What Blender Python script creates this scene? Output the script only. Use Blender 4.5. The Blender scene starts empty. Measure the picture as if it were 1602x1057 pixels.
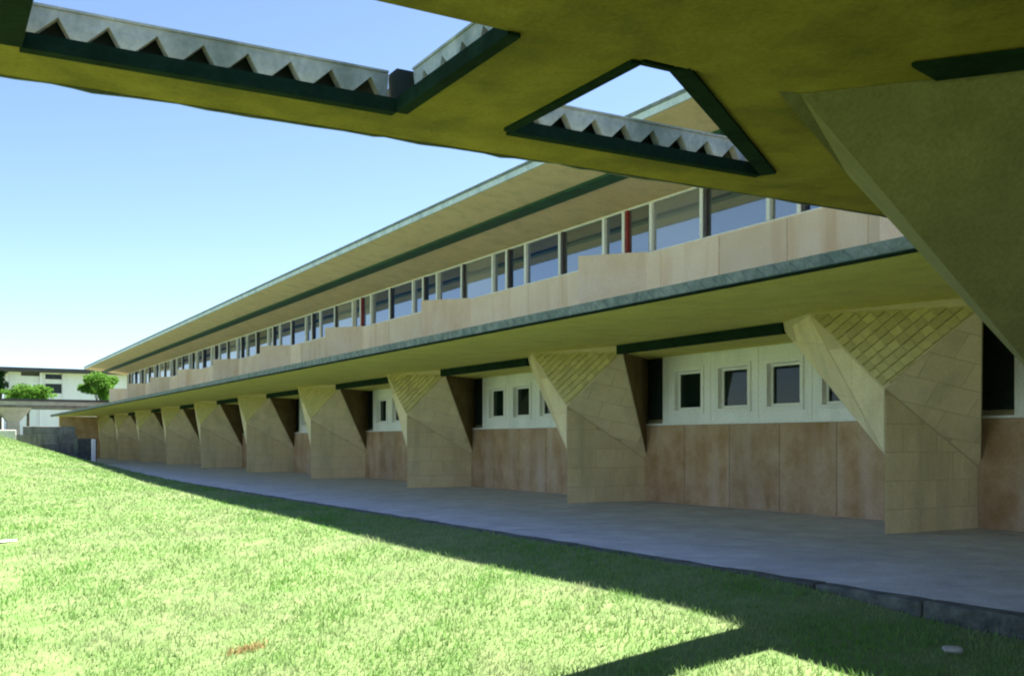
import bpy, bmesh, math, random
import numpy as np
from mathutils import Vector, Matrix
R = math.radians
random.seed(7); rng = np.random.default_rng(11)
scene = bpy.context.scene
COL = scene.collection

# ------------------------------------------------------------------ camera
# Axes: +Y runs along the building away from the camera, +X towards the building,
# z = 0 is eye level (the paved walk lies one metre below it).
YAW = 29.85
cam = bpy.data.cameras.new('camera'); cam_o = bpy.data.objects.new('camera', cam); COL.objects.link(cam_o)
cam.lens = 36.07; cam.sensor_width = 36.0; cam.sensor_fit = 'HORIZONTAL'
cam.shift_y = 0.1008; cam.clip_end = 5000; cam.clip_start = 0.05
cam_o.location = (0, 0, 0); cam_o.rotation_euler = (R(90), 0, R(-YAW))
scene.camera = cam_o
# ------------------------------------------------------------------ sky + sun
SUN = Vector((0.70, 0.05, 1.0)).normalized()
elev = math.asin(SUN.z)
w = bpy.data.worlds.new('World'); scene.world = w; w.use_nodes = True
nt = w.node_tree; bg = nt.nodes['Background']
sky = nt.nodes.new('ShaderNodeTexSky'); sky.sky_type = 'NISHITA'; sky.sun_disc = False
sky.sun_elevation = elev; sky.sun_rotation = math.atan2(SUN.x, SUN.y)
sky.altitude = 40; sky.air_density = 0.7; sky.dust_density = 0.35; sky.ozone_density = 2.0
nt.links.new(sky.outputs['Color'], bg.inputs['Color']); bg.inputs['Strength'].default_value = 0.05
sl = bpy.data.lights.new('sun', 'SUN'); sl.energy = 4.7; sl.angle = R(0.53); sl.color = (1.0, 0.94, 0.82)
so = bpy.data.objects.new('sun', sl); COL.objects.link(so)
so.rotation_euler = SUN.to_track_quat('Z', 'Y').to_euler(); so.location = (20, 0, 30)
scene.view_settings.view_transform = 'Standard'; scene.view_settings.look = 'None'
scene.view_settings.exposure = 2.5; scene.view_settings.gamma = 1.0
scene.render.engine = 'CYCLES'
scene.cycles.filter_width = 2.1; scene.cycles.max_bounces = 10; scene.cycles.diffuse_bounces = 8

# ------------------------------------------------------------------ materials
def mat(name, c1, c2, scale=3.0, rough=0.85, bump=0.2, bscale=60, streak=None, rand=0.0, spec=0.3, grid=None):
    m = bpy.data.materials.new(name); m.use_nodes = True; n = m.node_tree.nodes; l = m.node_tree.links
    b = n['Principled BSDF']; b.inputs['Roughness'].default_value = rough
    b.inputs['Specular IOR Level'].default_value = spec
    g = n.new('ShaderNodeNewGeometry')
    t = n.new('ShaderNodeTexNoise'); t.inputs['Scale'].default_value = scale; t.inputs['Detail'].default_value = 7
    t.inputs['Roughness'].default_value = 0.65
    l.new(g.outputs['Position'], t.inputs['Vector'])
    r = n.new('ShaderNodeValToRGB'); r.color_ramp.elements[0].position = 0.32; r.color_ramp.elements[1].position = 0.7
    r.color_ramp.elements[0].color = (*c1, 1); r.color_ramp.elements[1].color = (*c2, 1)
    l.new(t.outputs['Fac'], r.inputs['Fac']); col = r.outputs['Color']
    if streak:                                     # damp streaks and stains with a shape of their own
        mp = n.new('ShaderNodeMapping'); mp.inputs['Scale'].default_value = (2.2, 2.2, 0.35)
        l.new(g.outputs['Position'], mp.inputs['Vector'])
        t2 = n.new('ShaderNodeTexNoise'); t2.inputs['Scale'].default_value = 1.3; t2.inputs['Detail'].default_value = 5
        l.new(mp.outputs['Vector'], t2.inputs['Vector'])
        mr = n.new('ShaderNodeMapRange'); mr.inputs['From Min'].default_value = 0.5; mr.inputs['From Max'].default_value = 0.72
        l.new(t2.outputs['Fac'], mr.inputs['Value'])
        mx = n.new('ShaderNodeMixRGB'); mx.inputs['Color2'].default_value = (*streak, 1)
        ml = n.new('ShaderNodeMath'); ml.operation = 'MULTIPLY'; ml.inputs[1].default_value = 0.75
        l.new(mr.outputs['Result'], ml.inputs[0]); l.new(ml.outputs[0], mx.inputs['Fac'])
        l.new(col, mx.inputs['Color1']); col = mx.outputs['Color']
    # fine grain
    t3 = n.new('ShaderNodeTexNoise'); t3.inputs['Scale'].default_value = bscale; t3.inputs['Detail'].default_value = 4
    l.new(g.outputs['Position'], t3.inputs['Vector'])
    mr2 = n.new('ShaderNodeMapRange'); mr2.inputs['To Min'].default_value = 0.72; mr2.inputs['To Max'].default_value = 1.25
    l.new(t3.outputs['Fac'], mr2.inputs['Value'])
    val = mr2.outputs['Result']
    if rand:
        oi = n.new('ShaderNodeObjectInfo'); m3 = n.new('ShaderNodeMapRange')
        m3.inputs['To Min'].default_value = 1 - rand; m3.inputs['To Max'].default_value = 1 + rand
        l.new(oi.outputs['Random'], m3.inputs['Value'])
        mm = n.new('ShaderNodeMath'); mm.operation = 'MULTIPLY'
        l.new(val, mm.inputs[0]); l.new(m3.outputs['Result'], mm.inputs[1]); val = mm.outputs[0]
    hs = n.new('ShaderNodeHueSaturation'); l.new(val, hs.inputs['Value']); l.new(col, hs.inputs['Color'])
    l.new(hs.outputs['Color'], b.inputs['Base Color'])
    bp = n.new('ShaderNodeBump'); bp.inputs['Strength'].default_value = bump; bp.inputs['Distance'].default_value = 0.02
    l.new(t3.outputs['Fac'], bp.inputs['Height']); l.new(bp.outputs['Normal'], b.inputs['Normal'])
    return m

M = {}
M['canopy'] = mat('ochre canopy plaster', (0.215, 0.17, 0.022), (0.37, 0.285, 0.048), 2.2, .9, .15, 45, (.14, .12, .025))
M['soffit'] = mat('ochre soffit plaster', (0.68, 0.59, 0.14), (0.76, 0.68, 0.19), 1.6, .9, .12, 40, (.60, .52, .15))
M['eave'] = mat('tan eave plaster', (0.7, 0.52, 0.3), (0.77, 0.6, 0.36), 1.5, .9, .1, 40, (.56, .44, .25))
M['block'] = mat('tan coquina block', (0.76, 0.6, 0.38), (0.83, 0.69, 0.47), 4, .9, .35, 70, (.56, .48, .31), .05)
M['mortar'] = mat('pier mortar', (0.56, 0.45, 0.28), (0.64, 0.52, 0.34), 4, .92, .3, 70)
M['tile'] = mat('ochre textile block', (0.5, 0.42, 0.2), (0.62, 0.53, 0.27), 5, .9, .35, 60, None, .14)
M['brown'] = mat('russet block wall', (0.35, 0.2, 0.095), (0.54, 0.375, 0.245), 2.2, .88, .35, 50, (.54, .40, .31), .12)
M['joint'] = mat('wall joint mortar', (0.36, 0.25, 0.15), (0.44, 0.33, 0.23), 3, .95, .2, 60)
M['parapet'] = mat('pale tan parapet block', (0.78, 0.56, 0.37), (0.85, 0.66, 0.47), 1.8, .88, .25, 60, (.66, .42, .24), .12)
M['white'] = mat('white painted concrete frame', (0.88, 0.84, 0.83), (0.92, 0.89, 0.88), 2, .7, .1, 40, (.72, .73, .70), .03)
M['copper'] = mat('dark green copper trim', (0.005, 0.017, 0.01), (0.014, 0.036, 0.022), 6, .85, .15, 30, None, 0, .08)
M['green'] = mat('green soffit strip', (0.006, 0.05, 0.022), (0.012, 0.085, 0.04), 4, .6, .1, 30)
M['verd'] = mat('grey green weathered copper', (0.1, 0.12, 0.11), (0.25, 0.27, 0.26), 9, .7, .3, 30, (.08, .12, .11))
M['frieze'] = mat('weathered pale frieze', (0.36, 0.4, 0.39), (0.64, 0.68, 0.65), 7, .75, .3, 40, (.12, .16, .14))
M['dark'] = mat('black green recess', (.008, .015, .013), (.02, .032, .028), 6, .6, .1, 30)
M['roofedge'] = mat('pale metal roof edge', (.50, .55, .58), (.66, .70, .73), 5, .5, .1, 30, (.30, .36, .38))
M['walk'] = mat('grey concrete walk', (0.4, 0.39, 0.43), (0.62, 0.61, 0.65), 2.6, .85, .35, 38, (.44, .43, .46))
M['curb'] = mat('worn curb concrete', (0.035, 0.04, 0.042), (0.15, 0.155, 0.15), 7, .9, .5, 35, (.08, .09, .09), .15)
M['redpost'] = mat('dark red painted post', (.22, .02, .02), (.30, .04, .03), 5, .6, .05, 40)
M['darkpost'] = mat('dark bronze post', (.05, .04, .045), (.09, .075, .08), 5, .6, .05, 40)
M['farwhite'] = mat('pale far wall', (0.88, 0.8, 0.88), (0.92, 0.85, 0.92), .6, .85, .05, 20, (.8, .77, .79))
M['fardark'] = mat('dark far eave', (.06, .055, .06), (.10, .09, .10), 1, .8, .1, 20)
M['lowwall'] = mat('dark grey low wall', (0.14, 0.13, 0.135), (0.26, 0.25, 0.25), 2.5, .9, .3, 30, (.05, .05, .05), .1)
M['bark'] = mat('bark', (.06, .045, .03), (.12, .09, .06), 9, .9, .5, 40)
M['greystone'] = mat('grey far stone', (.36, .34, .33), (.50, .48, .46), 2, .9, .2, 30)
M['stone'] = mat('pale stone', (.55, .55, .52), (.72, .72, .70), 12, .9, .3, 60)
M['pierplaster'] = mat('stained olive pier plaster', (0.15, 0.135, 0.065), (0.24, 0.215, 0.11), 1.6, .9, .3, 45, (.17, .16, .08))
M['cheek'] = mat('russet cheek with painted shade', (.13, .085, .035), (.22, .15, .065), 3, .9, .3, 50)  # russet tone, darkened in the colour to imitate shade on the cheek
M['earth'] = mat('lawn soil and thatch', (0.085, 0.155, 0.04), (0.16, 0.205, 0.085), 3, .95, .4, 40)
M['terrain'] = mat('far ground', (.07, .12, .03), (.13, .18, .06), .3, .95, .1, 10)

def glass_mat(name, base, ior):
    m = bpy.data.materials.new(name); m.use_nodes = True; b = m.node_tree.nodes['Principled BSDF']
    b.inputs['Base Color'].default_value = (*base, 1); b.inputs['Roughness'].default_value = 0.03
    b.inputs['IOR'].default_value = ior
    n = m.node_tree.nodes; l = m.node_tree.links
    g = n.new('ShaderNodeNewGeometry'); t = n.new('ShaderNodeTexNoise'); t.inputs['Scale'].default_value = 1.2
    l.new(g.outputs['Position'], t.inputs['Vector'])
    bp = n.new('ShaderNodeBump'); bp.inputs['Strength'].default_value = 0.06; l.new(t.outputs['Fac'], bp.inputs['Height'])
    l.new(bp.outputs['Normal'], b.inputs['Normal'])
    return m
M['glass'] = glass_mat('blue reflective glass', (.015, .045, .14), 2.9)
g_ = M['glass'].node_tree; oi = g_.nodes.new('ShaderNodeObjectInfo'); rp = g_.nodes.new('ShaderNodeValToRGB')   # base colour steps per pane, from dark blue to pale grey
rp.color_ramp.interpolation = 'CONSTANT'; e_ = rp.color_ramp.elements; e_[0].color = (.012, .04, .13, 1); e_[1].position = .8; e_[1].color = (.20, .20, .21, 1)
k_ = e_.new(.45); k_.color = (.03, .05, .09, 1); k_ = e_.new(.62); k_.color = (.09, .10, .10, 1)
g_.links.new(oi.outputs['Random'], rp.inputs['Fac']); g_.links.new(rp.outputs['Color'], g_.nodes['Principled BSDF'].inputs['Base Color'])
M['lowglass'] = glass_mat('dark green window glass', (.008, .016, .013), 1.33)

def leaf_mat(name, ramp, scale, trans, noise2=None):
    m = bpy.data.materials.new(name); m.use_nodes = True; n = m.node_tree.nodes; l = m.node_tree.links
    out = n['Material Output']; n.remove(n['Principled BSDF'])
    g = n.new('ShaderNodeNewGeometry'); t = n.new('ShaderNodeTexNoise')
    t.inputs['Scale'].default_value = scale; t.inputs['Detail'].default_value = 5; t.inputs['Roughness'].default_value = .7
    l.new(g.outputs['Position'], t.inputs['Vector'])
    r = n.new('ShaderNodeValToRGB'); e = r.color_ramp.elements
    e[0].position, e[0].color = ramp[0][0], (*ramp[0][1], 1); e[1].position, e[1].color = ramp[-1][0], (*ramp[-1][1], 1)
    for p, c in ramp[1:-1]:
        k = e.new(p); k.color = (*c, 1)
    l.new(t.outputs['Fac'], r.inputs['Fac'])
    hs = n.new('ShaderNodeHueSaturation'); l.new(r.outputs['Color'], hs.inputs['Color'])
    mr = n.new('ShaderNodeMapRange'); mr.inputs['To Min'].default_value = .84; mr.inputs['To Max'].default_value = 1.16
    l.new(g.outputs['Random Per Island'], mr.inputs['Value']); l.new(mr.outputs['Result'], hs.inputs['Value'])
    d = n.new('ShaderNodeBsdfDiffuse'); tr = n.new('ShaderNodeBsdfTranslucent'); mx = n.new('ShaderNodeMixShader')
    mx.inputs['Fac'].default_value = trans
    l.new(hs.outputs['Color'], d.inputs['Color']); l.new(hs.outputs['Color'], tr.inputs['Color'])
    l.new(d.outputs[0], mx.inputs[1]); l.new(tr.outputs[0], mx.inputs[2]); l.new(mx.outputs[0], out.inputs['Surface'])
    return m
M['grass'] = leaf_mat('lawn grass', [(.32, (.105, .27, .04)), (.5, (.20, .315, .115)), (.68, (.30, .345, .20))], .75, .45)
M['leaf'] = leaf_mat('shrub leaf', [(.3, (.05, .13, .02)), (.7, (.12, .25, .04))], 3, .35)
M['darkleaf'] = leaf_mat('dark tree leaf', [(.3, (.02, .06, .02)), (.7, (.05, .11, .035))], 3, .3)

# ------------------------------------------------------------------ mesh helpers
def mesh_obj(name, verts, faces, m, parent=None, loc=None):
    me = bpy.data.meshes.new(name); me.from_pydata([tuple(v) for v in verts], [], faces); me.update()
    bm = bmesh.new(); bm.from_mesh(me); bmesh.ops.recalc_face_normals(bm, faces=bm.faces); bm.to_mesh(me); bm.free()
    me.materials.append(M[m]); o = bpy.data.objects.new(name, me); COL.objects.link(o)
    if parent: o.parent = parent
    if loc: o.location = loc
    return o
def link_mesh(name, me, parent, loc=(0, 0, 0)):
    o = bpy.data.objects.new(name, me); COL.objects.link(o); o.parent = parent; o.location = loc; return o
def box_data(x0, x1, y0, y1, z0, z1):
    v = [(x, y, z) for z in (z0, z1) for y in (y0, y1) for x in (x0, x1)]
    f = [(0, 2, 3, 1), (4, 5, 7, 6), (0, 1, 5, 4), (2, 6, 7, 3), (0, 4, 6, 2), (1, 3, 7, 5)]
    return v, f
def box(name, x0, x1, y0, y1, z0, z1, m, parent=None, bevel=0):
    v, f = box_data(x0, x1, y0, y1, z0, z1)
    o = mesh_obj(name, v, f, m, parent)
    if bevel:
        bm = bmesh.new(); bm.from_mesh(o.data)
        bmesh.ops.bevel(bm, geom=bm.edges[:], offset=bevel, segments=1, affect='EDGES'); bm.to_mesh(o.data); bm.free()
    return o
class MB:
    def __init__(s): s.v = []; s.f = []
    def add(s, v, f):
        k = len(s.v); s.v += [tuple(a) for a in v]; s.f += [tuple(i + k for i in q) for q in f]
    def box(s, *a): s.add(*box_data(*a))
    def prism(s, poly, d):                     # poly: list of Vector, extruded along d
        n = len(poly); d = Vector(d); P = [Vector(p) for p in poly]
        s.add(P + [p + d for p in P], [tuple(range(n))[::-1], tuple(range(n, 2 * n))] + [(i, (i + 1) % n, n + (i + 1) % n, n + i) for i in range(n)])
    def obj(s, name, m, parent=None): return mesh_obj(name, s.v, s.f, m, parent)
def empty(name, loc=(0, 0, 0)):
    o = bpy.data.objects.new(name, None); COL.objects.link(o); o.location = loc; o.empty_display_size = .3; return o
def tag(o, label=None, cat=None, group=None, kind=None):
    if label: o['label'] = label
    if cat: o['category'] = cat
    if group: o['group'] = group
    if kind: o['kind'] = kind
    return o
def clip(poly, a, b, c):                      # keep a*u + b*v <= c
    out = []
    for i in range(len(poly)):
        p, q = poly[i], poly[(i + 1) % len(poly)]
        dp, dq = a * p[0] + b * p[1] - c, a * q[0] + b * q[1] - c
        if dp <= 0: out.append(p)
        if dp * dq < 0:
            t = dp / (dp - dq); out.append((p[0] + t * (q[0] - p[0]), p[1] + t * (q[1] - p[1])))
    return out
def area2(p): return .5 * sum(p[i][0] * p[(i + 1) % len(p)][1] - p[(i + 1) % len(p)][0] * p[i][1] for i in range(len(p)))
def tiles_on(facet, udir, out_hint, tw, th, gap, proud, tilt=0., bond=.5, inset=.012, uo=0., vo=0., diamond=False):
    """lay separate blocks on a flat facet; returns (list of closed block meshes as (verts, faces))"""
    F = [Vector(p) for p in facet]; o = F[0]; nrm = (F[1] - F[0]).cross(F[2] - F[0]).normalized()
    if nrm.dot(Vector(out_hint)) < 0: nrm = -nrm
    u = Vector(udir); u = (u - nrm * u.dot(nrm)).normalized(); v = nrm.cross(u)
    if v.z < 0: v = -v
    P = [((p - o).dot(u), (p - o).dot(v)) for p in F]
    if area2(P) < 0: P = P[::-1]
    u0, u1 = min(p[0] for p in P), max(p[0] for p in P); v0, v1 = min(p[1] for p in P), max(p[1] for p in P)
    res = []
    for r in range(-1, int((v1 - v0) / th) + 2):
        for c in range(-2, int((u1 - u0) / tw) + 2):
            a = u0 + uo + c * tw + (r % 2) * tw * bond; b = v0 + vo + r * th
            q = [(a + gap / 2, b + gap / 2), (a + tw - gap / 2, b + gap / 2), (a + tw - gap / 2, b + th - gap / 2), (a + gap / 2, b + th - gap / 2)]
            if diamond:
                g2 = gap * .6; q = [(a + tw / 2, b - th + g2), (a + tw - g2, b), (a + tw / 2, b + th - g2), (a + g2, b)]
            for i in range(len(P)):
                if not q: break
                p, s = P[i], P[(i + 1) % len(P)]; ex, ey = s[0] - p[0], s[1] - p[1]; L = math.hypot(ex, ey)
                if L < 1e-6: continue
                A, B = ey / L, -ex / L; q = clip(q, A, B, A * p[0] + B * p[1] - inset)
            if len(q) < 3 or abs(area2(q)) < .12 * tw * th: continue
            dz = random.uniform(-.25, .25) * proud
            base = [o + u * x + v * y - nrm * .004 for x, y in q]
            top = [o + u * x + v * y + nrm * (proud + dz + tilt * ((1 - (y - b) / th) if not diamond else (.5 - (y - b) / th * .5))) for x, y in q]
            n = len(q)
            res.append((base + top, [tuple(range(n))[::-1], tuple(range(n, 2 * n))] + [(i, (i + 1) % n, n + (i + 1) % n, n + i) for i in range(n)]))
    return res
CY, SY = math.cos(R(YAW)), math.sin(R(YAW)); FPX = 1605.0
def at(px, py, depth):                        # a far thing's place from its bearing and its distance
    lat = (px - 801) / FPX * depth
    return Vector((SY * depth + CY * lat, CY * depth - SY * lat, (690 - py) / FPX * depth))

# ================================================================== the setting
def sm(t):
    t = np.clip(t, 0, 1); return t * t * (3 - 2 * t)
WALKX = 5.42
def lawn_z(X, Y):
    X = np.asarray(X, float); Y = np.asarray(Y, float)
    drop = np.clip(WALKX - X, 0, 4.6)
    z = -1.0 - .14 * drop * (1 - sm((Y - 6) / 22))
    z = z - .115 * (1 - sm((Y - 3.6) / 2.2)) * (1 - sm((WALKX - X) / 2.5))
    rise = sm((Y - 20) / 40.) * (.5 + .36 * np.clip(WALKX - X, 0, 5))
    z = z + rise - .012
    z = z + .025 * np.sin(X * 1.1 + .7) * np.sin(Y * .8) * sm((WALKX - X) / 1.5)
    return z
def grid_mesh(name, xs, ys, m):
    XX, YY = np.meshgrid(xs, ys); ZZ = lawn_z(XX, YY); nx, ny = len(xs), len(ys)
    v = np.stack([XX, YY, ZZ], -1).reshape(-1, 3)
    f = [(j * nx + i, j * nx + i + 1, (j + 1) * nx + i + 1, (j + 1) * nx + i) for j in range(ny - 1) for i in range(nx - 1)]
    o = mesh_obj(name, v.tolist(), f, m)
    for p in o.data.polygons: p.use_smooth = True
    return o
xs = np.concatenate([np.linspace(-60, -10, 26)[:-1], np.linspace(-10, WALKX - .002, 50)])
ys = np.concatenate([np.linspace(-14, 0, 12)[:-1], np.linspace(0, 12, 40)[:-1], np.linspace(12, 75, 70)])
lawn = grid_mesh('lawn', xs, ys, 'earth'); tag(lawn, kind='structure')
tag(box('terrain', -1500, 1500, -1500, 2500, -4.0, -2.2, 'terrain'), kind='structure')
far = mesh_obj('far_ground', [(-400, 75, -.55), (60, 75, -.55), (60, 600, 1.0), (-400, 600, 1.0), (-400, 75, -3), (60, 75, -3), (60, 600, -3), (-400, 600, -3)],
               [(0, 1, 2, 3), (4, 5, 6, 7), (0, 1, 5, 4), (1, 2, 6, 5), (2, 3, 7, 6), (3, 0, 4, 7)], 'terrain'); tag(far, kind='structure')

# paved walk with a worn concrete edge
walk = box('pavement', WALKX + .16, 10.70, -10, 72, -2.0, -1.0, 'walk'); tag(walk, kind='structure')
y = -2.0; k = 0
cm = []
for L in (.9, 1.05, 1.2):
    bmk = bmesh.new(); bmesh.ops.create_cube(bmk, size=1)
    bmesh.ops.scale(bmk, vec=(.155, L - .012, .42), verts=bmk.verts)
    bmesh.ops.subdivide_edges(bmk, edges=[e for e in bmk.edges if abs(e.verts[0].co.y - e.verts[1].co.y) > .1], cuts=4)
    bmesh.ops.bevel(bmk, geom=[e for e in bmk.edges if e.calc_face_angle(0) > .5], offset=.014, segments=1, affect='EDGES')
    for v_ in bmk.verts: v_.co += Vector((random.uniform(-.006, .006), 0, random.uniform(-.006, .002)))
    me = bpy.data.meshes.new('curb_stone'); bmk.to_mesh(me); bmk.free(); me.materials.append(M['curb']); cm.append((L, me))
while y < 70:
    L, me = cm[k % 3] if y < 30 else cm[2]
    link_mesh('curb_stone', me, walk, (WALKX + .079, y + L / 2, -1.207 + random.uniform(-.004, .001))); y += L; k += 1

# grass: too fine to count, one mesh of blades
def grass(N):
    a = .75
    r = (rng.random(N) * (66 ** (1 - a + .35) - 2.6 ** (1 - a + .35)) + 2.6 ** (1 - a + .35)) ** (1 / (1 - a + .35))
    th = rng.uniform(R(-42), R(78), N)
    X, Y = r * np.sin(th), r * np.cos(th)
    k = (X < WALKX - .02) & (X > -40) & (Y < 70)
    # thin dry spots
    X, Y, r = X[k], Y[k], r[k]
    dry = (np.hypot((X - 2.0) / .13, (Y - 7.3) / .08) < 1) & (rng.random(len(X)) < .6)
    X, Y, r = X[~dry], Y[~dry], r[~dry]
    n = len(X); Z = lawn_z(X, Y) - .004
    sc = 1 + np.clip((r - 6) / 14, 0, 3)
    h = rng.uniform(.018, .052, n) * (1 + .12 * (sc - 1)) * (.75 + .5 * np.sin(X * 2.3 + 1.7 * np.sin(Y * 1.4)) ** 2)
    wd = rng.uniform(.003, .0068, n) * sc
    ang = rng.uniform(0, 2 * np.pi, n); lean = rng.uniform(.1, .8, n) * h; la = rng.uniform(0, 2 * np.pi, n)
    dx, dy = np.cos(ang) * wd, np.sin(ang) * wd
    P = np.empty((n, 3, 3), np.float32)
    P[:, 0] = np.stack([X - dx, Y - dy, Z], -1); P[:, 1] = np.stack([X + dx, Y + dy, Z], -1)
    P[:, 2] = np.stack([X + np.cos(la) * lean, Y + np.sin(la) * lean, Z + h], -1)
    me = bpy.data.meshes.new('grass'); me.vertices.add(3 * n); me.vertices.foreach_set('co', P.ravel())
    me.loops.add(3 * n); me.loops.foreach_set('vertex_index', np.arange(3 * n, dtype=np.int32))
    me.polygons.add(n); me.polygons.foreach_set('loop_start', np.arange(0, 3 * n, 3, dtype=np.int32))
    me.polygons.foreach_set('loop_total', np.full(n, 3, np.int32)); me.update(calc_edges=True)
    me.materials.append(M['grass']); o = bpy.data.objects.new('grass', me); COL.objects.link(o)
    tag(o, 'short bright green grass covering the lawn beside the walk', 'grass', kind='stuff')
grass(950000)

# ================================================================== the long building
S = 6.3; Y0 = 7.6; YE = 66.0; YN = -9.0; NP = 10
BD = empty('college_building', (10.6, 28, -1.0)); BD.matrix_world = Matrix.Translation((10.6, 28, -1.0))
tag(BD, 'long tan two storey building with deep eaves and faceted buttress piers', 'building')
BO = Vector((10.6, 28, -1.0))
def part(o, parent=None):                      # keep world coordinates while hanging it under the building
    o.parent = parent or BD
    if not parent: o.matrix_parent_inverse = Matrix.Translation(-BO)
    return o
# masses behind the faces
part(box('ground_floor_core', 10.74, 19, YN, YE - .05, -1.3, 1.40, 'mortar'))
part(box('upper_floor_core', 10.86, 19, YN, YE - .05, 1.56, 4.18, 'mortar'))
# balcony slab: underside slopes a little, front edge at X 6.5
XF = 6.5
mb = MB(); mb.prism([(XF + .03, YN, 1.462), (9.47, YN, 1.50), (9.47, YN, 1.555), (XF + .03, YN, 1.545)], (0, YE - YN, 0))
part(mb.obj('balcony_soffit', 'soffit'))
part(box('recess_ceiling', 9.475, 10.74, YN, YE - .1, 1.385, 1.55, 'soffit'))
part(box('balcony_deck', XF + .05, 10.85, YN, YE, 1.556, 1.572, 'walk'))
fas = part(box('fascia', XF, XF + .028, YN, YE, 1.455, 1.565, 'verd'))
mb = MB()                                        # small pressed triangles along the copper fascia
yy = 3.0
while yy < YE - .3:
    for a, b, c in (((0, 0), (.16, 0), (.11, .085)),):
        mb.prism([(XF + .001, yy + a[0], 1.467), (XF + .001, yy + b[0], 1.467), (XF + .001, yy + c[0], 1.552)], (-.006, 0, 0))
    yy += .2
tri = mb.obj('fascia_relief', 'verd'); tri.parent = fas; tag(tri, kind='stuff')
part(box('fascia_drip', XF - .012, XF + .10, YN, YE, 1.446, 1.456, 'copper'))

# dado wall below the windows: separate panels
DX = 10.55
lw = part(box('lower_wall', DX + .012, 10.74, YN, YE, -1.3, .262, 'joint'))
U = S / 6
vals = []
mp_ = {}
def panel_mesh(h):
    key = round(h, 3)
    if key not in mp_:
        v, f = box_data(0, .03, 0, U - .014, 0, h); me = bpy.data.meshes.new('wall_panel'); me.from_pydata(v, [], f)
        bm = bmesh.new(); bm.from_mesh(me); bmesh.ops.bevel(bm, geom=bm.edges[:], offset=.005, segments=1, affect='EDGES'); bm.to_mesh(me); bm.free()
        me.materials.append(M['brown']); mp_[key] = me
    return mp_[key]
n = 0
yy = Y0 - 3 * U
while yy < YE - U:
    rows = ((-1.02, 1.28),)
    for z0, hh in rows:
        o = link_mesh('wall_panel', panel_mesh(hh), lw, (DX + random.uniform(-.003, .003), yy + .007, z0)); n += 1
    yy += U
# trim bars above the recesses
def trim(ya, yb):
    part(box('recess_trim', 9.40, 9.475, ya, yb, 1.36, 1.52, 'copper'))
def pier_pts(yk):
    d = dict(F0=(9.0, 0, -1.05), R0=(10.62, 0, -1.05), L0=(10.62, 1.1, -1.05), R1=(10.62, 0, -.32), L1=(10.62, 1.1, -.32),
             F1=(9.0, 0, .565), F2=(9.0, 0, -.15), TR=(9.5, -.82, 1.40), TL=(9.45, 1.95, 1.40), W=(10.62, 0, 1.40), WL=(10.62, 1.1, 1.40), FT=(8.99, 1.08, 1.485))
    return {k_: Vector(p) + Vector((0, yk, 0)) for k_, p in d.items()}
def build_pier(yk, detail):
    p = pier_pts(yk); ks = list(p); ix = {k_: i for i, k_ in enumerate(ks)}
    top = {'TRt': p['TR'] + Vector((-.03, 0, .12)), 'TLt': p['TL'] + Vector((-.03, 0, .12)), 'FTt': p['FT'] + Vector((0, 0, .045))}
    for k_ in top: ix[k_] = len(ks); ks.append(k_); p[k_] = top[k_]
    F = ['F0 R0 R1 F1', 'R1 TR F1', 'F1 TR FT', 'F2 F1 FT', 'F2 FT TL', 'F0 F2 L1 L0', 'F2 TL L1', 'R1 TR W', 'L1 WL TL', 'R1 W WL L1', 'W TR TL WL', 'F0 L0 R0', 'R0 L0 L1 R1',
         'TR TRt FTt FT', 'FT FTt TLt TL', 'TL TLt TRt TR', 'TRt TLt FTt']
    faces = [tuple(ix[a] for a in q.split()) for q in F]
    # F0-F1 edge carries F2 : keep watertight
    faces[0] = tuple(ix[a] for a in ('F0', 'R0', 'R1', 'F1', 'F2'))
    o = mesh_obj('pier', [p[k_] for k_ in ks], faces, 'mortar'); part(o)
    jobs = [([p['F0'], p['R0'], p['R1'], p['F1']], (1, 0, 0), (0, -1, 0), .56, .31, .010, .006, 0, 'block', 'block'),
            ([p['R1'], p['TR'], p['F1']], (1, 0, 0), (0, -1, 0), .56, .31, .010, .006, 0, 'block', 'block'),
            ([p['F1'], p['TR'], p['FT']], p['TR'] - p['FT'], (-1, -1, 0), .17, .082, .010, .005, .026, 'textile_block', 'tile'),
            ([p['F2'], p['F1'], p['FT']], (0, 1, 0), (-1, 0, 0), .9, .60, .004, .004, 0, 'block', 'block'),
            ([p['F2'], p['FT'], p['TL']], (0, 1, 0), (-1, .2, 0), .9, .60, .004, .004, 0, 'block', 'block')]
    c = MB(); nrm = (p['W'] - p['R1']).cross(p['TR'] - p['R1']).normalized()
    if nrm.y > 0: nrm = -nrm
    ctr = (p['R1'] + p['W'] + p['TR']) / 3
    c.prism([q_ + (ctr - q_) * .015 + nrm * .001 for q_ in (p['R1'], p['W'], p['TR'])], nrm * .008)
    ck = c.obj('cheek_shade_panel', 'cheek'); ck.parent = o  # thin sheet over the cheek face, shade painted into its russet
    joined = {}
    for facet, u, out, tw, th, gap, pr, tl, nm, mt in jobs:
        for v, f in tiles_on(facet, u, out, tw, th, gap, pr, tl, diamond=(nm == 'textile_block')):
            if detail:
                c = mesh_obj(nm, v, f, mt); c.parent = o
            else:
                joined.setdefault((nm, mt), MB()).add(v, f)
    for (nm, mt), q in joined.items():
        c = q.obj(nm + '_courses', mt); c.parent = o; tag(c, kind='stuff')
    return o
for k in range(NP):
    build_pier(Y0 + k * S, k < 3)
for k in range(-1, NP):
    a, b = Y0 + k * S + 1.93, Y0 + (k + 1) * S - .80
    trim(a, min(b, YE - .2))
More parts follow.
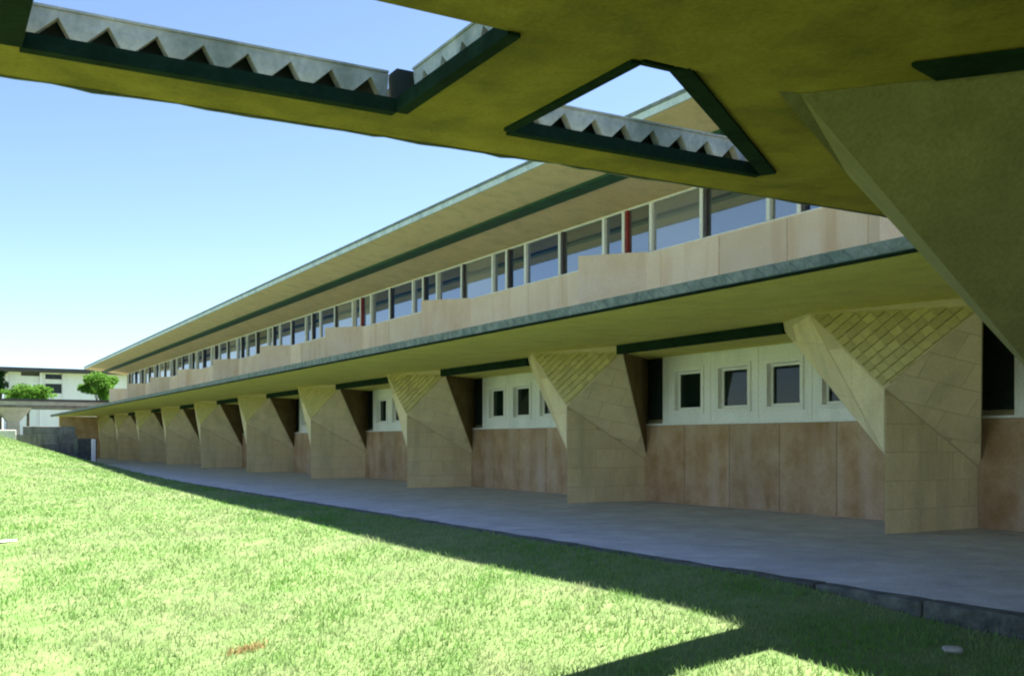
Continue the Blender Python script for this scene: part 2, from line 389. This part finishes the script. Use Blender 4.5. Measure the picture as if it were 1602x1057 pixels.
# lower windows: pale frame blocks with small square panes
WX = 10.60
ZB, ZT = .262, 1.385
pw, z0p, z1p = .64, .50, 1.12
def frame_mesh():
    m_ = MB(); g = .004; e = (U - pw) / 2
    m_.box(0, .14, g, e, ZB, ZT); m_.box(0, .14, U - e, U - g, ZB, ZT)
    m_.box(.0, .14, e, U - e, ZB, z0p); m_.box(.0, .14, e, U - e, z1p, ZT)
    me = bpy.data.meshes.new('window'); me.from_pydata(m_.v, [], m_.f); me.materials.append(M['white']); return me
def sash_mesh():
    m_ = MB(); t = .012; a, b = (U - pw) / 2 + .03, (U + pw) / 2 - .03; lo, hi = z0p + .03, z1p - .03
    a0, b0, lo0, hi0 = a - .026, b + .026, lo - .026, hi + .026
    for q in ((a0, a + t, lo0, hi0), (b - t, b0, lo0, hi0), (a + t, b - t, lo0, lo + t), (a + t, b - t, hi - t, hi0)):
        m_.box(.05, .085, q[0], q[1], q[2], q[3])
    a0 = (U - pw) / 2; b0 = (U + pw) / 2
    for q in ((a0 - .06, a0 - .001, z0p - .06, z1p + .06), (b0 + .001, b0 + .06, z0p - .06, z1p + .06), (a0, b0, z0p - .06, z0p - .001), (a0, b0, z1p + .001, z1p + .06)):
        m_.box(-.028, .03, q[0], q[1], q[2], q[3])
    me = bpy.data.meshes.new('sash'); me.from_pydata(m_.v, [], m_.f); me.materials.append(M['white']); return me
def pane_mesh():
    m_ = MB(); m_.box(.07, .078, (U - pw) / 2 + .02, (U + pw) / 2 - .02, z0p + .02, z1p - .02)
    me = bpy.data.meshes.new('pane'); me.from_pydata(m_.v, [], m_.f); me.materials.append(M['lowglass']); return me
fm, smh, pm = frame_mesh(), sash_mesh(), pane_mesh()
pil = None
for k in range(-1, NP):
    for j in range(6):
        ys_ = Y0 + k * S + .48 + j * U
        if j == 5:                                  # beside each pier a tall dark louvre panel
            o = part(box('louvre_panel', WX + .03, WX + .12, ys_ + .14, ys_ + .565, ZB + .10, ZT - .01, 'dark'))
            part(box('window_jamb', WX, WX + .13, ys_ + .004, ys_ + .136, ZB + .032, ZT, 'white'))
            continue
        if ys_ > YE - 1.2 or ys_ < 3.5: continue
        o = link_mesh('window', fm, BD, (WX, ys_, 0)); o.matrix_parent_inverse = Matrix.Translation(-BO)
        c = link_mesh('pane', pm, o); s_ = link_mesh('sash', smh, o)
part(box('wing_wall', 6.9, 9.4, 65.0, 65.4, -1.02, 1.45, 'brown'))
part(box('window_sill', DX - .012, WX + .02, YN, YE - .2, .263, .292, 'white'))

# ---------------- upper floor
PX = 10.35
ZP = 3.075
pw_ = part(box('parapet', PX + .014, 10.78, YN, YE - .1, 1.573, ZP - .012, 'mortar'))
v, f = box_data(0, .03, 0, U * 1.3333 - .012, 1.575, ZP)
pme = bpy.data.meshes.new('parapet_panel'); pme.from_pydata(v, [], f); pme.materials.append(M['parapet'])
yy = Y0 - 4 * U
while yy < YE - 1.5:
    link_mesh('parapet_panel', pme, pw_, (PX + random.uniform(-.003, .003), yy + .006, 0)); yy += U * 1.3333
part(box('parapet_coping', PX + .001, 10.79, YN, YE - .1, ZP + .001, ZP + .02, 'parapet'))
for k in range(0, NP):
    ya = Y0 + k * S - .33
    mb = MB(); zz = 1.574
    mb.prism([(PX + .005, ya, zz), (9.6, ya + .91, zz), (PX + .005, ya + .91, zz)], (0, 0, 3.125 - zz))
    part(mb.obj('parapet_prow', 'parapet'))
# windows band
GX = 10.80; ZW0, ZW1 = 3.215, 4.085
part(box('window_bottom_rail', GX - .04, GX + .06, YN, YE - .12, ZP + .021, ZW0 + .02, 'white'))
part(box('window_top_rail', GX - .035, GX + .06, YN, YE - .12, ZW1 - .025, ZW1 + .03, 'white'))
PER = 4.2; yb = 12.58 - PER * 3
first = {}
def post(name, yc, wd, dp, m):
    key = (name, m)
    if key not in first:
        v, f = box_data(GX - dp, GX + .05, -wd / 2, wd / 2, ZW0 + .021, ZW1 - .026)
        me = bpy.data.meshes.new(name); me.from_pydata(v, [], f); me.materials.append(M[m]); first[key] = me
    o = link_mesh(name, first[key], BD, (0, yc, 0)); o.matrix_parent_inverse = Matrix.Translation(-BO); return o
gm = {}
i = 0
while yb + i * PER < YE:
    b = yb + i * PER
    for (a, c) in ((0, 1.4), (1.4, 2.1), (2.1, 2.8), (2.8, 4.2)):
        if b + a < 1 or b + c > YE - .15: continue
        key = round(c - a, 2)
        if key not in gm:
            v, f = box_data(GX, GX + .012, .02, key - .02, ZW0 + .022, ZW1 - .027)
            me = bpy.data.meshes.new('upper_pane'); me.from_pydata(v, [], f); me.materials.append(M['glass']); gm[key] = me
        o = link_mesh('upper_pane', gm[key], BD, (0, b + a, 0)); o.matrix_parent_inverse = Matrix.Translation(-BO)
        o.rotation_euler = (0, 0, random.uniform(-.012, .012))
    for a, nm, wd, dp, m in ((0, 'steel_post', .07, .055, 'darkpost'), (.09, 'mullion', .05, .05, 'white'), (1.4, 'mullion', .075, .06, 'white'),
                             (2.1, 'steel_post', .07, .055, 'redpost' if i in (3, 6) else 'darkpost'), (2.19, 'mullion', .045, .05, 'white'), (2.8, 'mullion', .075, .06, 'white')):
        if 1 < b + a < YE - .2: post(nm, b + a, wd, dp, m)
    i += 1
# eave and roof
XR, ZR0, ZR1 = 8.45, 4.37, 4.49
def esof(X): return 4.085 + (ZR0 - 4.085) * (10.80 - X) / (10.80 - XR)
mb = MB(); mb.prism([(XR + .03, YN, esof(XR + .03)), (10.76, YN, esof(10.76)), (11.4, YN, esof(10.76)), (11.4, YN, 4.6), (XR + .03, YN, ZR1 - .01)], (0, YE + .8 - YN, 0))
part(mb.obj('eave_soffit', 'eave'))
part(box('upper_roof', XR + .035, 19.5, YN, YE + .78, ZR1 - .004, ZR1 + .05, 'roofedge'))
part(box('roof_edge', XR, XR + .029, YN, YE + .8, ZR0 - .012, ZR1 + .01, 'roofedge'))
part(box('roof_edge_lip', XR - .015, XR - .001, YN, YE + .8, ZR1 - .035, ZR1 + .012, 'verd'))
mb = MB(); mb.prism([(9.42, YN, esof(9.42) - .045), (9.70, YN, esof(9.70) - .045), (9.70, YN, esof(9.70) + .01), (9.42, YN, esof(9.42) + .01)], (0, YE + .5 - YN, 0))
part(mb.obj('soffit_strip', 'green'))

# ================================================================== the covered walkway overhead
ZC = 1.6
EW = empty('covered_walkway', (5.9, 3.2, -1.0)); tag(EW, 'olive covered walkway roof overhead with cut openings and flared pier', 'walkway roof')
EO = Vector((5.9, 3.2, -1.0))
def ep(o): o.parent = EW; o.matrix_parent_inverse = Matrix.Translation(-EO); return o
def slab(name, outer, holes, z0, z1, m):
    bm = bmesh.new(); edges = []
    for loop in [outer] + holes:
        vs = [bm.verts.new((x, y, z0)) for x, y in loop]
        edges += [bm.edges.new((vs[i], vs[(i + 1) % len(vs)])) for i in range(len(vs))]
    bmesh.ops.triangle_fill(bm, use_beauty=True, use_dissolve=False, edges=edges)
    r = bmesh.ops.extrude_face_region(bm, geom=bm.faces[:])
    bmesh.ops.translate(bm, vec=(0, 0, z1 - z0), verts=[e for e in r['geom'] if isinstance(e, bmesh.types.BMVert)])
    bmesh.ops.recalc_face_normals(bm, faces=bm.faces)
    me = bpy.data.meshes.new(name); bm.to_mesh(me); bm.free(); me.materials.append(M[m])
    o = bpy.data.objects.new(name, me); COL.objects.link(o); return o
YA, YB, YO = 3.42, 4.57, 5.0
H0 = [(-2.2, YA + .001), (-.5, YA + .001), (-.5, YB), (-2.2, YB)]
H1 = [(.34, YA + .06), (1.98, YA + .06), (1.98, YB), (.34, YB)]
H2 = [(2.62, YA + .06), (2.78, YA + .06), (4.34, YB), (2.62, YB)]
H3 = [(5.5, YA + .06), (6.28, YA + .06), (6.28, YB), (5.5, YB)]  # unseen opening behind the pier, added to let sun onto the lawn
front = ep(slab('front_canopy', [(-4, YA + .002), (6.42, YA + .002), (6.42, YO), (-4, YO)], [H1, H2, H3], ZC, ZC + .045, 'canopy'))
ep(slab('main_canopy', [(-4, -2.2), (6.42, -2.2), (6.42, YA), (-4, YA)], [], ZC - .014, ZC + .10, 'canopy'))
mb = MB(); xr = -4.0; zl = -.008
while xr < 6.40:
    st = min(random.uniform(.06, .22), 6.42 - xr); zr = -.008 + random.gauss(0, .0045); yr = random.uniform(0, .004)
    q = [(xr, YO + .001, ZC + zl), (xr + st, YO + .001, ZC + zr), (xr + st, YO + .001, ZC + .20), (xr, YO + .001, ZC + .20)]
    mb.add(q + [(a, b + .013, c) for a, b, c in q], [(0, 1, 2, 3), (4, 5, 6, 7), (0, 1, 5, 4), (2, 3, 7, 6)]); xr += st; zl = zr
ep(mb.obj('canopy_drip_edge', 'verd'))
ep(box('canopy_upstand', -4, 6.42, YO - .16, YO, ZC + .046, ZC + .19, 'verd'))
# trims round the openings
def lip(p, q, wd, z0=ZC - .016, z1=ZC + .052):
    p, q = Vector((*p, 0)), Vector((*q, 0)); d = (q - p).normalized(); nrm = Vector((-d.y, d.x, 0))   # nrm to the left of p->q
    m_ = MB(); a = p + nrm * .004; b = q + nrm * .004
    m_.prism([a + Vector((0, 0, z0)), b + Vector((0, 0, z0)), b - nrm * wd + Vector((0, 0, z0)), a - nrm * wd + Vector((0, 0, z0))], (0, 0, z1 - z0))
    ep(m_.obj('opening_trim', 'copper'))
def frieze(p, q, setback, flip=False, h=.15):
    """pale band standing on the opening's edge, cut with a row of three-sided recesses"""
    p, q = Vector((*p, 0)), Vector((*q, 0)); L = (q - p).length; d = (q - p) / L; nrm = Vector((-d.y, d.x, 0))   # nrm faces into the opening
    z0 = ZC + .053; base = p - nrm * setback
    fr = MB(); bk = MB(); n_ = int(L / .2)
    off = (L - n_ * .2) / 2
    def pt(s, z, t): return base + d * s - nrm * t + Vector((0, 0, z))
    T = .05
    # top band and the teeth between the recesses
    fr.prism([pt(0, z0 + h * .80, 0), pt(L, z0 + h * .80, 0), pt(L, z0 + h, 0), pt(0, z0 + h, 0)], -nrm * T)
    fr.prism([pt(0, z0, -.012), pt(L, z0, -.012), pt(L, z0 + .012, -.012), pt(0, z0 + .012, -.012)], -nrm * (T + .012))
    zt, zb = z0 + h * .80, z0 + .0121
    for i_ in range(n_ + 1):
        s0 = off + (i_ - 1) * .2; s1 = off + i_ * .2
        # tooth: apex-to-apex quadrilateral narrowing downward
        ax0 = s0 + (.13 if not flip else .07); ax1 = s1 + (.13 if not flip else .07)
        b0 = s0 + .188; b1 = s1 + .008
        c = [max(0, min(L, x)) for x in (ax0, b0, b1, ax1)]
        if c[3] - c[0] < .02: continue
        fr.prism([pt(c[1], zb, 0), pt(max(c[2], c[1] + .002), zb, 0), pt(c[3], zt - .0002, 0), pt(c[0], zt - .0002, 0)], -nrm * T)
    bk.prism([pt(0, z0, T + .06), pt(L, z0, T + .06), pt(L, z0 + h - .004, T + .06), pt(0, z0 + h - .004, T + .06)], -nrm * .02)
    o = ep(fr.obj('frieze', 'frieze')); b_ = bk.obj('recess_shade_backing', 'dark'); b_.parent = o; b_.matrix_parent_inverse = Matrix.Identity(4)  # near-black backing colour stands in for shade inside the recesses
    cap = MB(); cap.prism([pt(0, z0 + h + .001, -.008), pt(L, z0 + h + .001, -.008), pt(L, z0 + h + .012, -.008), pt(0, z0 + h + .012, -.008)], -nrm * .12)
    c_ = cap.obj('frieze_cap', 'frieze'); c_.parent = o
# opening over the left: front edge and right edge
lip((1.98, YB), (.34, YB), .06); lip((1.98, YA + .06), (1.98, YB), .06); lip((.34, YB), (.34, YA + .06), .13)
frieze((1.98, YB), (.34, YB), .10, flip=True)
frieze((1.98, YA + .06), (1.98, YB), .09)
ep(box('corner_block', 1.985, 2.09, YB + .005, YB + .11, ZC + .053, ZC + .20, 'dark'))
ep(box('corner_block', .20, .335, YB - .14, YB + .11, ZC + .053, ZC + .24, 'dark'))
# three-sided opening
lip((4.34, YB), (2.62, YB), .06); lip(H2[1], (4.34, YB), .09); lip((2.62, YB), (2.62, YA + .06), .05)
lip((2.62, YA + .06), (2.78, YA + .06), .03)
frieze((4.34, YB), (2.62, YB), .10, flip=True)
d2 = (Vector((4.34, YB)) - Vector(H2[1])).normalized()
mb = MB(); nn = Vector((d2.y, -d2.x)) * .02
ep(box('corner_block', 4.345, 4.44, YB + .005, YB + .11, ZC + .053, ZC + .20, 'dark'))
p0 = Vector(H2[1]); p1 = Vector((4.34, YB)); off = Vector((d2.y, -d2.x))
mb.prism([(*(p0 + off * .03), ZC + .053), (*(p1 + off * .03), ZC + .053), (*(p1 + off * .09), ZC + .053), (*(p0 + off * .09), ZC + .053)], (0, 0, .10))
ep(mb.obj('opening_upstand', 'dark'))
for a, b in ((H3[3], H3[0]), (H3[0], H3[1]), (H3[1], H3[2]), (H3[2], H3[3])): lip(a, b, .05)  # edging of the unseen opening added for sunlight

# flared pier carrying the roof
A_ = Vector((3.35, 3.428, ZC - .016)); A = Vector((3.47, 3.405, ZC - .016)); B = Vector((5.30, 3.45, .362)); B = A + (B - A) * 1.22
Q = A + (B - A) * (.563 / 1.22); Mv = Vector((4.32, 3.90, 1.44))
D = Vector((.51, -.59, 0))
D1 = A + D * 2.2; Bd = B + D * .9
tz = ZC - .016
D2 = Vector((6.3, D1.y, tz)); D3 = Vector((6.3, 3.46, tz)); E2 = Vector((6.3, Bd.y, B.z)); E3 = Vector((6.3, 3.46, B.z)); Bb = Vector((5.74, 3.462, B.z))
G = lambda p: Vector((p.x, p.y, -1.6))
V = [A_, A, Q, Mv, B, Bd, D1, D2, D3, E2, E3, Bb, G(B), G(Bd), G(E2), G(E3), G(Bb), Vector((4.9, 3.46, tz))]
Fc = [(1, 2, 4, 5, 6), (0, 1, 2, 3), (3, 2, 4, 11), (0, 3, 17), (3, 11, 10, 8, 17), (5, 9, 7, 6), (9, 10, 8, 7), (0, 17, 8, 7, 6, 1),
      (4, 12, 13, 5), (5, 13, 14, 9), (9, 14, 15, 10), (10, 15, 16, 11), (11, 16, 12, 4), (12, 16, 15, 14, 13)]
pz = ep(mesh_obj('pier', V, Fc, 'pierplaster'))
# slot between pier head and ceiling
n1 = Vector((3.585, 2.89, 0)); n2 = Vector((4.3, 1.9, 0)); n3 = Vector((3.84, 2.95, 0))
mb = MB(); mb.prism([n1 + Vector((0, 0, tz - .02)), n3 + Vector((-.02, .0, tz - .02)), n3 + Vector((.25, -.35, tz - .02)), n2 + Vector((.05, 0, tz - .02))], (0, 0, .018))
ep(mb.obj('ceiling_trim', 'copper'))

# ================================================================== far things and small things
def ground_at(px, py):                           # where a bearing meets the lawn
    d = 3.0
    for _ in range(4000):
        p = at(px, py, d)
        if p.z <= float(lawn_z(p.x, p.y)): return p
        d += .02
    return p
def rock(name, px, py, sx, sy, sz, m, label):
    p = ground_at(px, py); bm = bmesh.new(); bmesh.ops.create_icosphere(bm, subdivisions=2, radius=1)
    for v_ in bm.verts:
        v_.co *= 1 + random.uniform(-.13, .13); v_.co = Vector((v_.co.x * sx, v_.co.y * sy, max(-.5, min(.62, v_.co.z)) * sz))
    me = bpy.data.meshes.new(name); bm.to_mesh(me); bm.free(); me.materials.append(M[m])
    o = bpy.data.objects.new(name, me); COL.objects.link(o); o.location = p + Vector((0, 0, .35 * sz + .012)); o.rotation_euler.z = random.uniform(0, 3)
    return tag(o, label, 'stone')
rock('stone', 8, 848, .20, .08, .02, 'stone', 'flat white stone lying in the sunlit lawn')
rock('stone', 1490, 1022, .06, .045, .03, 'greystone', 'small grey stone in the shaded grass near the curb')

def crown(name, c, rx, ry, rz, n, size, m, parent, clumps=34):
    cs = []
    for _ in range(clumps):
        d_ = Vector((random.gauss(0, 1), random.gauss(0, 1), random.gauss(0, 1))).normalized() * random.uniform(.35, .9)
        cs.append((Vector((d_.x * rx, d_.y * ry, d_.z * rz)), random.uniform(.22, .42)))
    v = []; f = []
    for _ in range(n):
        cc, rr = random.choice(cs); d_ = Vector((random.gauss(0, 1), random.gauss(0, 1), random.gauss(0, 1))).normalized() * (random.random() ** .4) * rr
        p = Vector(c) + cc + Vector((d_.x * rx, d_.y * ry, d_.z * rz)); a = Vector((random.gauss(0, 1), random.gauss(0, 1), random.gauss(0, 1))).normalized()
        b = a.orthogonal().normalized(); s1 = size * random.uniform(.6, 1.4); k = len(v)
        v += [p - a * s1, p + b * s1 * .5, p + a * s1, p - b * s1 * .5]; f.append((k, k + 1, k + 2, k + 3))
    me = bpy.data.meshes.new(name); me.from_pydata(v, [], f); me.materials.append(M[m]); o = bpy.data.objects.new(name, me); COL.objects.link(o); o.parent = parent
    return o
def tree(name, px, py, depth, rx, rz, n, size, m, label, cat, base=-.6):
    c = at(px, py, depth); e = empty(name, (c.x, c.y, base)); tag(e, label, cat)
    h = c.z - base; mb = MB(); k = 7
    def ring(z, r, dx=0, dy=0): return [(dx + r * math.cos(6.283 * i / k), dy + r * math.sin(6.283 * i / k), z) for i in range(k)]
    def tube(rs):
        vv = [p for r_ in rs for p in r_]; mb.add(vv, [(j * k + i, j * k + (i + 1) % k, (j + 1) * k + (i + 1) % k, (j + 1) * k + i) for j in range(len(rs) - 1) for i in range(k)])
    tube([ring(0, .17), ring(h * .5, .12, .05), ring(h, .07, .02)])
    for j in range(5):
        a = j * 1.3; tube([ring(h * .6, .05), ring(h * .9, .035, rx * .3 * math.cos(a), rx * .3 * math.sin(a)), ring(h + rz * .3, .02, rx * .6 * math.cos(a), rx * .6 * math.sin(a))])
    mb.obj('trunk', 'bark', e)
    crown('crown', (0, 0, h), rx, rx * .9, rz, n, size, m, e)
    return e
tree('round_tree', 156, 604, 84, 1.55, 1.35, 8000, .11, 'leaf', 'bright green rounded tree left of the long roof corner', 'tree')
tree('spreading_tree', 43, 616, 88, 2.1, .85, 6500, .11, 'leaf', 'wide light green bushy crown below the pale building windows', 'tree')
tree('dark_tree', 0, 600, 100, .8, 1.4, 2600, .11, 'darkleaf', 'dark green tree at the left edge beside the pale building', 'tree')

# far pale building
PB = empty('pale_building', (8, 112, 0)); tag(PB, 'pale lilac white building far off with flat dark eave', 'building'); PO = Vector((8, 112, 0))
def pb(o, parent=None):
    o.parent = parent or PB
    if not parent: o.matrix_parent_inverse = Matrix.Translation(-PO)
    return o
yw = 112.0
def fx(px, y_): t = (px + 120) / 1851.; return t * CY * y_ / (1 - t * SY)
def fz(py, px, y_): return (690 - py) / FPX * (SY * fx(px, y_) + CY * y_)
xa, xb = fx(14, yw), fx(330, yw)
zt = fz(583, 80, yw)
xs_ = [xa, fx(71, yw), fx(97, yw), xb]
# wall with one window bay cut out
wz = [fz(p, 84, yw) for p in (615, 600, 593, 585)]
mb = MB(); mb.box(xs_[0], xs_[1], yw, yw + 8, -.5, zt); mb.box(xs_[2], xs_[3], yw, yw + 8, -.5, zt); mb.box(xs_[1], xs_[2], yw, yw + 8, -.5, wz[0]); mb.box(xs_[1], xs_[2], yw + .02, yw + 8, wz[1], wz[2])
mb.box(xs_[1], xs_[2], yw, yw + 8, wz[3], zt)
pb(mb.obj('wall', 'farwhite'))
for a, b in ((wz[0], wz[1]), (wz[2], wz[3])):
    o = pb(box('window', xs_[1] + .02, xs_[2] - .02, yw + .25, yw + .3, a, b, 'lowglass'))
    q = box('window_bar', (xs_[1] + xs_[2]) / 2 - .04, (xs_[1] + xs_[2]) / 2 + .04, yw + .18, yw + .248, a, b, 'fardark'); q.parent = o
pb(box('eave', xa - 1.2, xb, yw - 1.3, yw + 9, zt + .002, fz(577, 80, yw), 'fardark'))
pb(box('clerestory', fx(33, yw), fx(66, yw), yw - .03, yw + .5, fz(588, 50, yw), zt - .02, 'fardark'))
pb(box('pilaster', fx(62, yw), fx(66, yw), yw - .35, yw - .04, -.5, zt - .03, 'farwhite'))
pb(box('pilaster', fx(98, yw), fx(100, yw), yw - .25, yw - .04, -.5, zt - .03, 'farwhite'))

# far covered walkway beyond the building's end
FW = empty('far_walkway', (6, 70, -.6)); tag(FW, 'low flat roofed walkway at the far end of the lawn', 'walkway roof'); FO = Vector((6, 70, -.6))
def fw(o): o.parent = FW; o.matrix_parent_inverse = Matrix.Translation(-FO); return o
yf = 68.5; dep = 62.0
z1 = (690 - 624) / FPX * dep; z0 = (690 - 637) / FPX * dep
fw(box('roof', -6, 12, yf, yf + 4.2, z0 + .15, z1 - .12, 'greystone'))
fw(box('roof_edge', -6.1, 12.1, yf - .1, yf + 4.3, z1 - .118, z1 + .02, 'fardark'))
fw(box('soffit', -6, 12, yf + .1, yf + 4.1, z0, z0 + .148, 'lowwall'))
for xx in (fx(21, yf + 1.2), fx(21, yf + 1.2) - 5.0):
    mb = MB(); hw = .42
    b0, t0 = -.9, z0 - .002
    mb.add([(xx - hw, yf + 1, b0), (xx + hw, yf + 1, b0), (xx + hw, yf + 2, b0), (xx - hw, yf + 2, b0),
            (xx - hw * .8, yf + 1, 1.2), (xx + hw * .8, yf + 1, 1.2), (xx + hw * .8, yf + 2, 1.2), (xx - hw * .8, yf + 2, 1.2),
            (xx - hw * 2.4, yf + .4, t0), (xx + hw * 2.4, yf + .4, t0), (xx + hw * 2.4, yf + 2.6, t0), (xx - hw * 2.4, yf + 2.6, t0)],
           [(0, 1, 2, 3)] + [(a + i, a + (i + 1) % 4, a + 4 + (i + 1) % 4, a + 4 + i) for a in (0, 4) for i in range(4)] + [(8, 9, 10, 11)])
    fw(mb.obj('pier', 'greystone'))
# low walls, ledge, planter and post where the walk meets the far walkway
LW = empty('garden_wall', (5.1, 54, -.9)); tag(LW, 'dark grey block garden wall beyond the far end of the lawn', 'wall')
for r_ in range(4):
    for j in range(3):
        o = box('stone', 0, .88 if r_ % 2 == 0 or j < 2 else .5, 0, .5, 0, .405, 'lowwall', LW, .012)
        o.location = (-1.25 + j * .892 + (r_ % 2) * .3, random.uniform(-.02, .02), r_ * .412 - .02)
tag(box('planter', 5.95, 6.75, 49.2, 50.6, -1.0, .12, 'curb', None, .02), 'grey concrete planter block on the walk at the far end', 'planter')
tag(box('post', 6.36, 6.52, 47.8, 47.96, -1.0, .10, 'farwhite', None, .01), 'short white post beside the grey planter block', 'post')
tag(box('stone_ledge', 2.6, 3.9, 55.0, 56.2, .0, .55, 'stone', None, .02), 'pale stone ledge at the far left corner of the lawn', 'ledge')

# a patch of dead grass in the lawn
v = []; f = []
for _ in range(200):
    a = random.gauss(0, .07); b = random.gauss(0, .045); X_, Y_ = 2.0 + a, 7.3 + b; z_ = float(lawn_z(X_, Y_)); t = random.uniform(0, 6.28); h = random.uniform(.015, .055)
    k = len(v); v += [(X_ - .006 * math.cos(t), Y_ - .006 * math.sin(t), z_), (X_ + .006 * math.cos(t), Y_ + .006 * math.sin(t), z_), (X_ + random.uniform(-.03, .03), Y_ + random.uniform(-.03, .03), z_ + h)]; f.append((k, k + 1, k + 2))
M['straw'] = leaf_mat('dead straw', [(.3, (.26, .19, .08)), (.7, (.44, .33, .17))], 20, .3)
o = mesh_obj('dead_grass', v, f, 'straw'); tag(o, 'small brown patch of dead grass in the sunlit lawn', 'dead grass', kind='stuff')
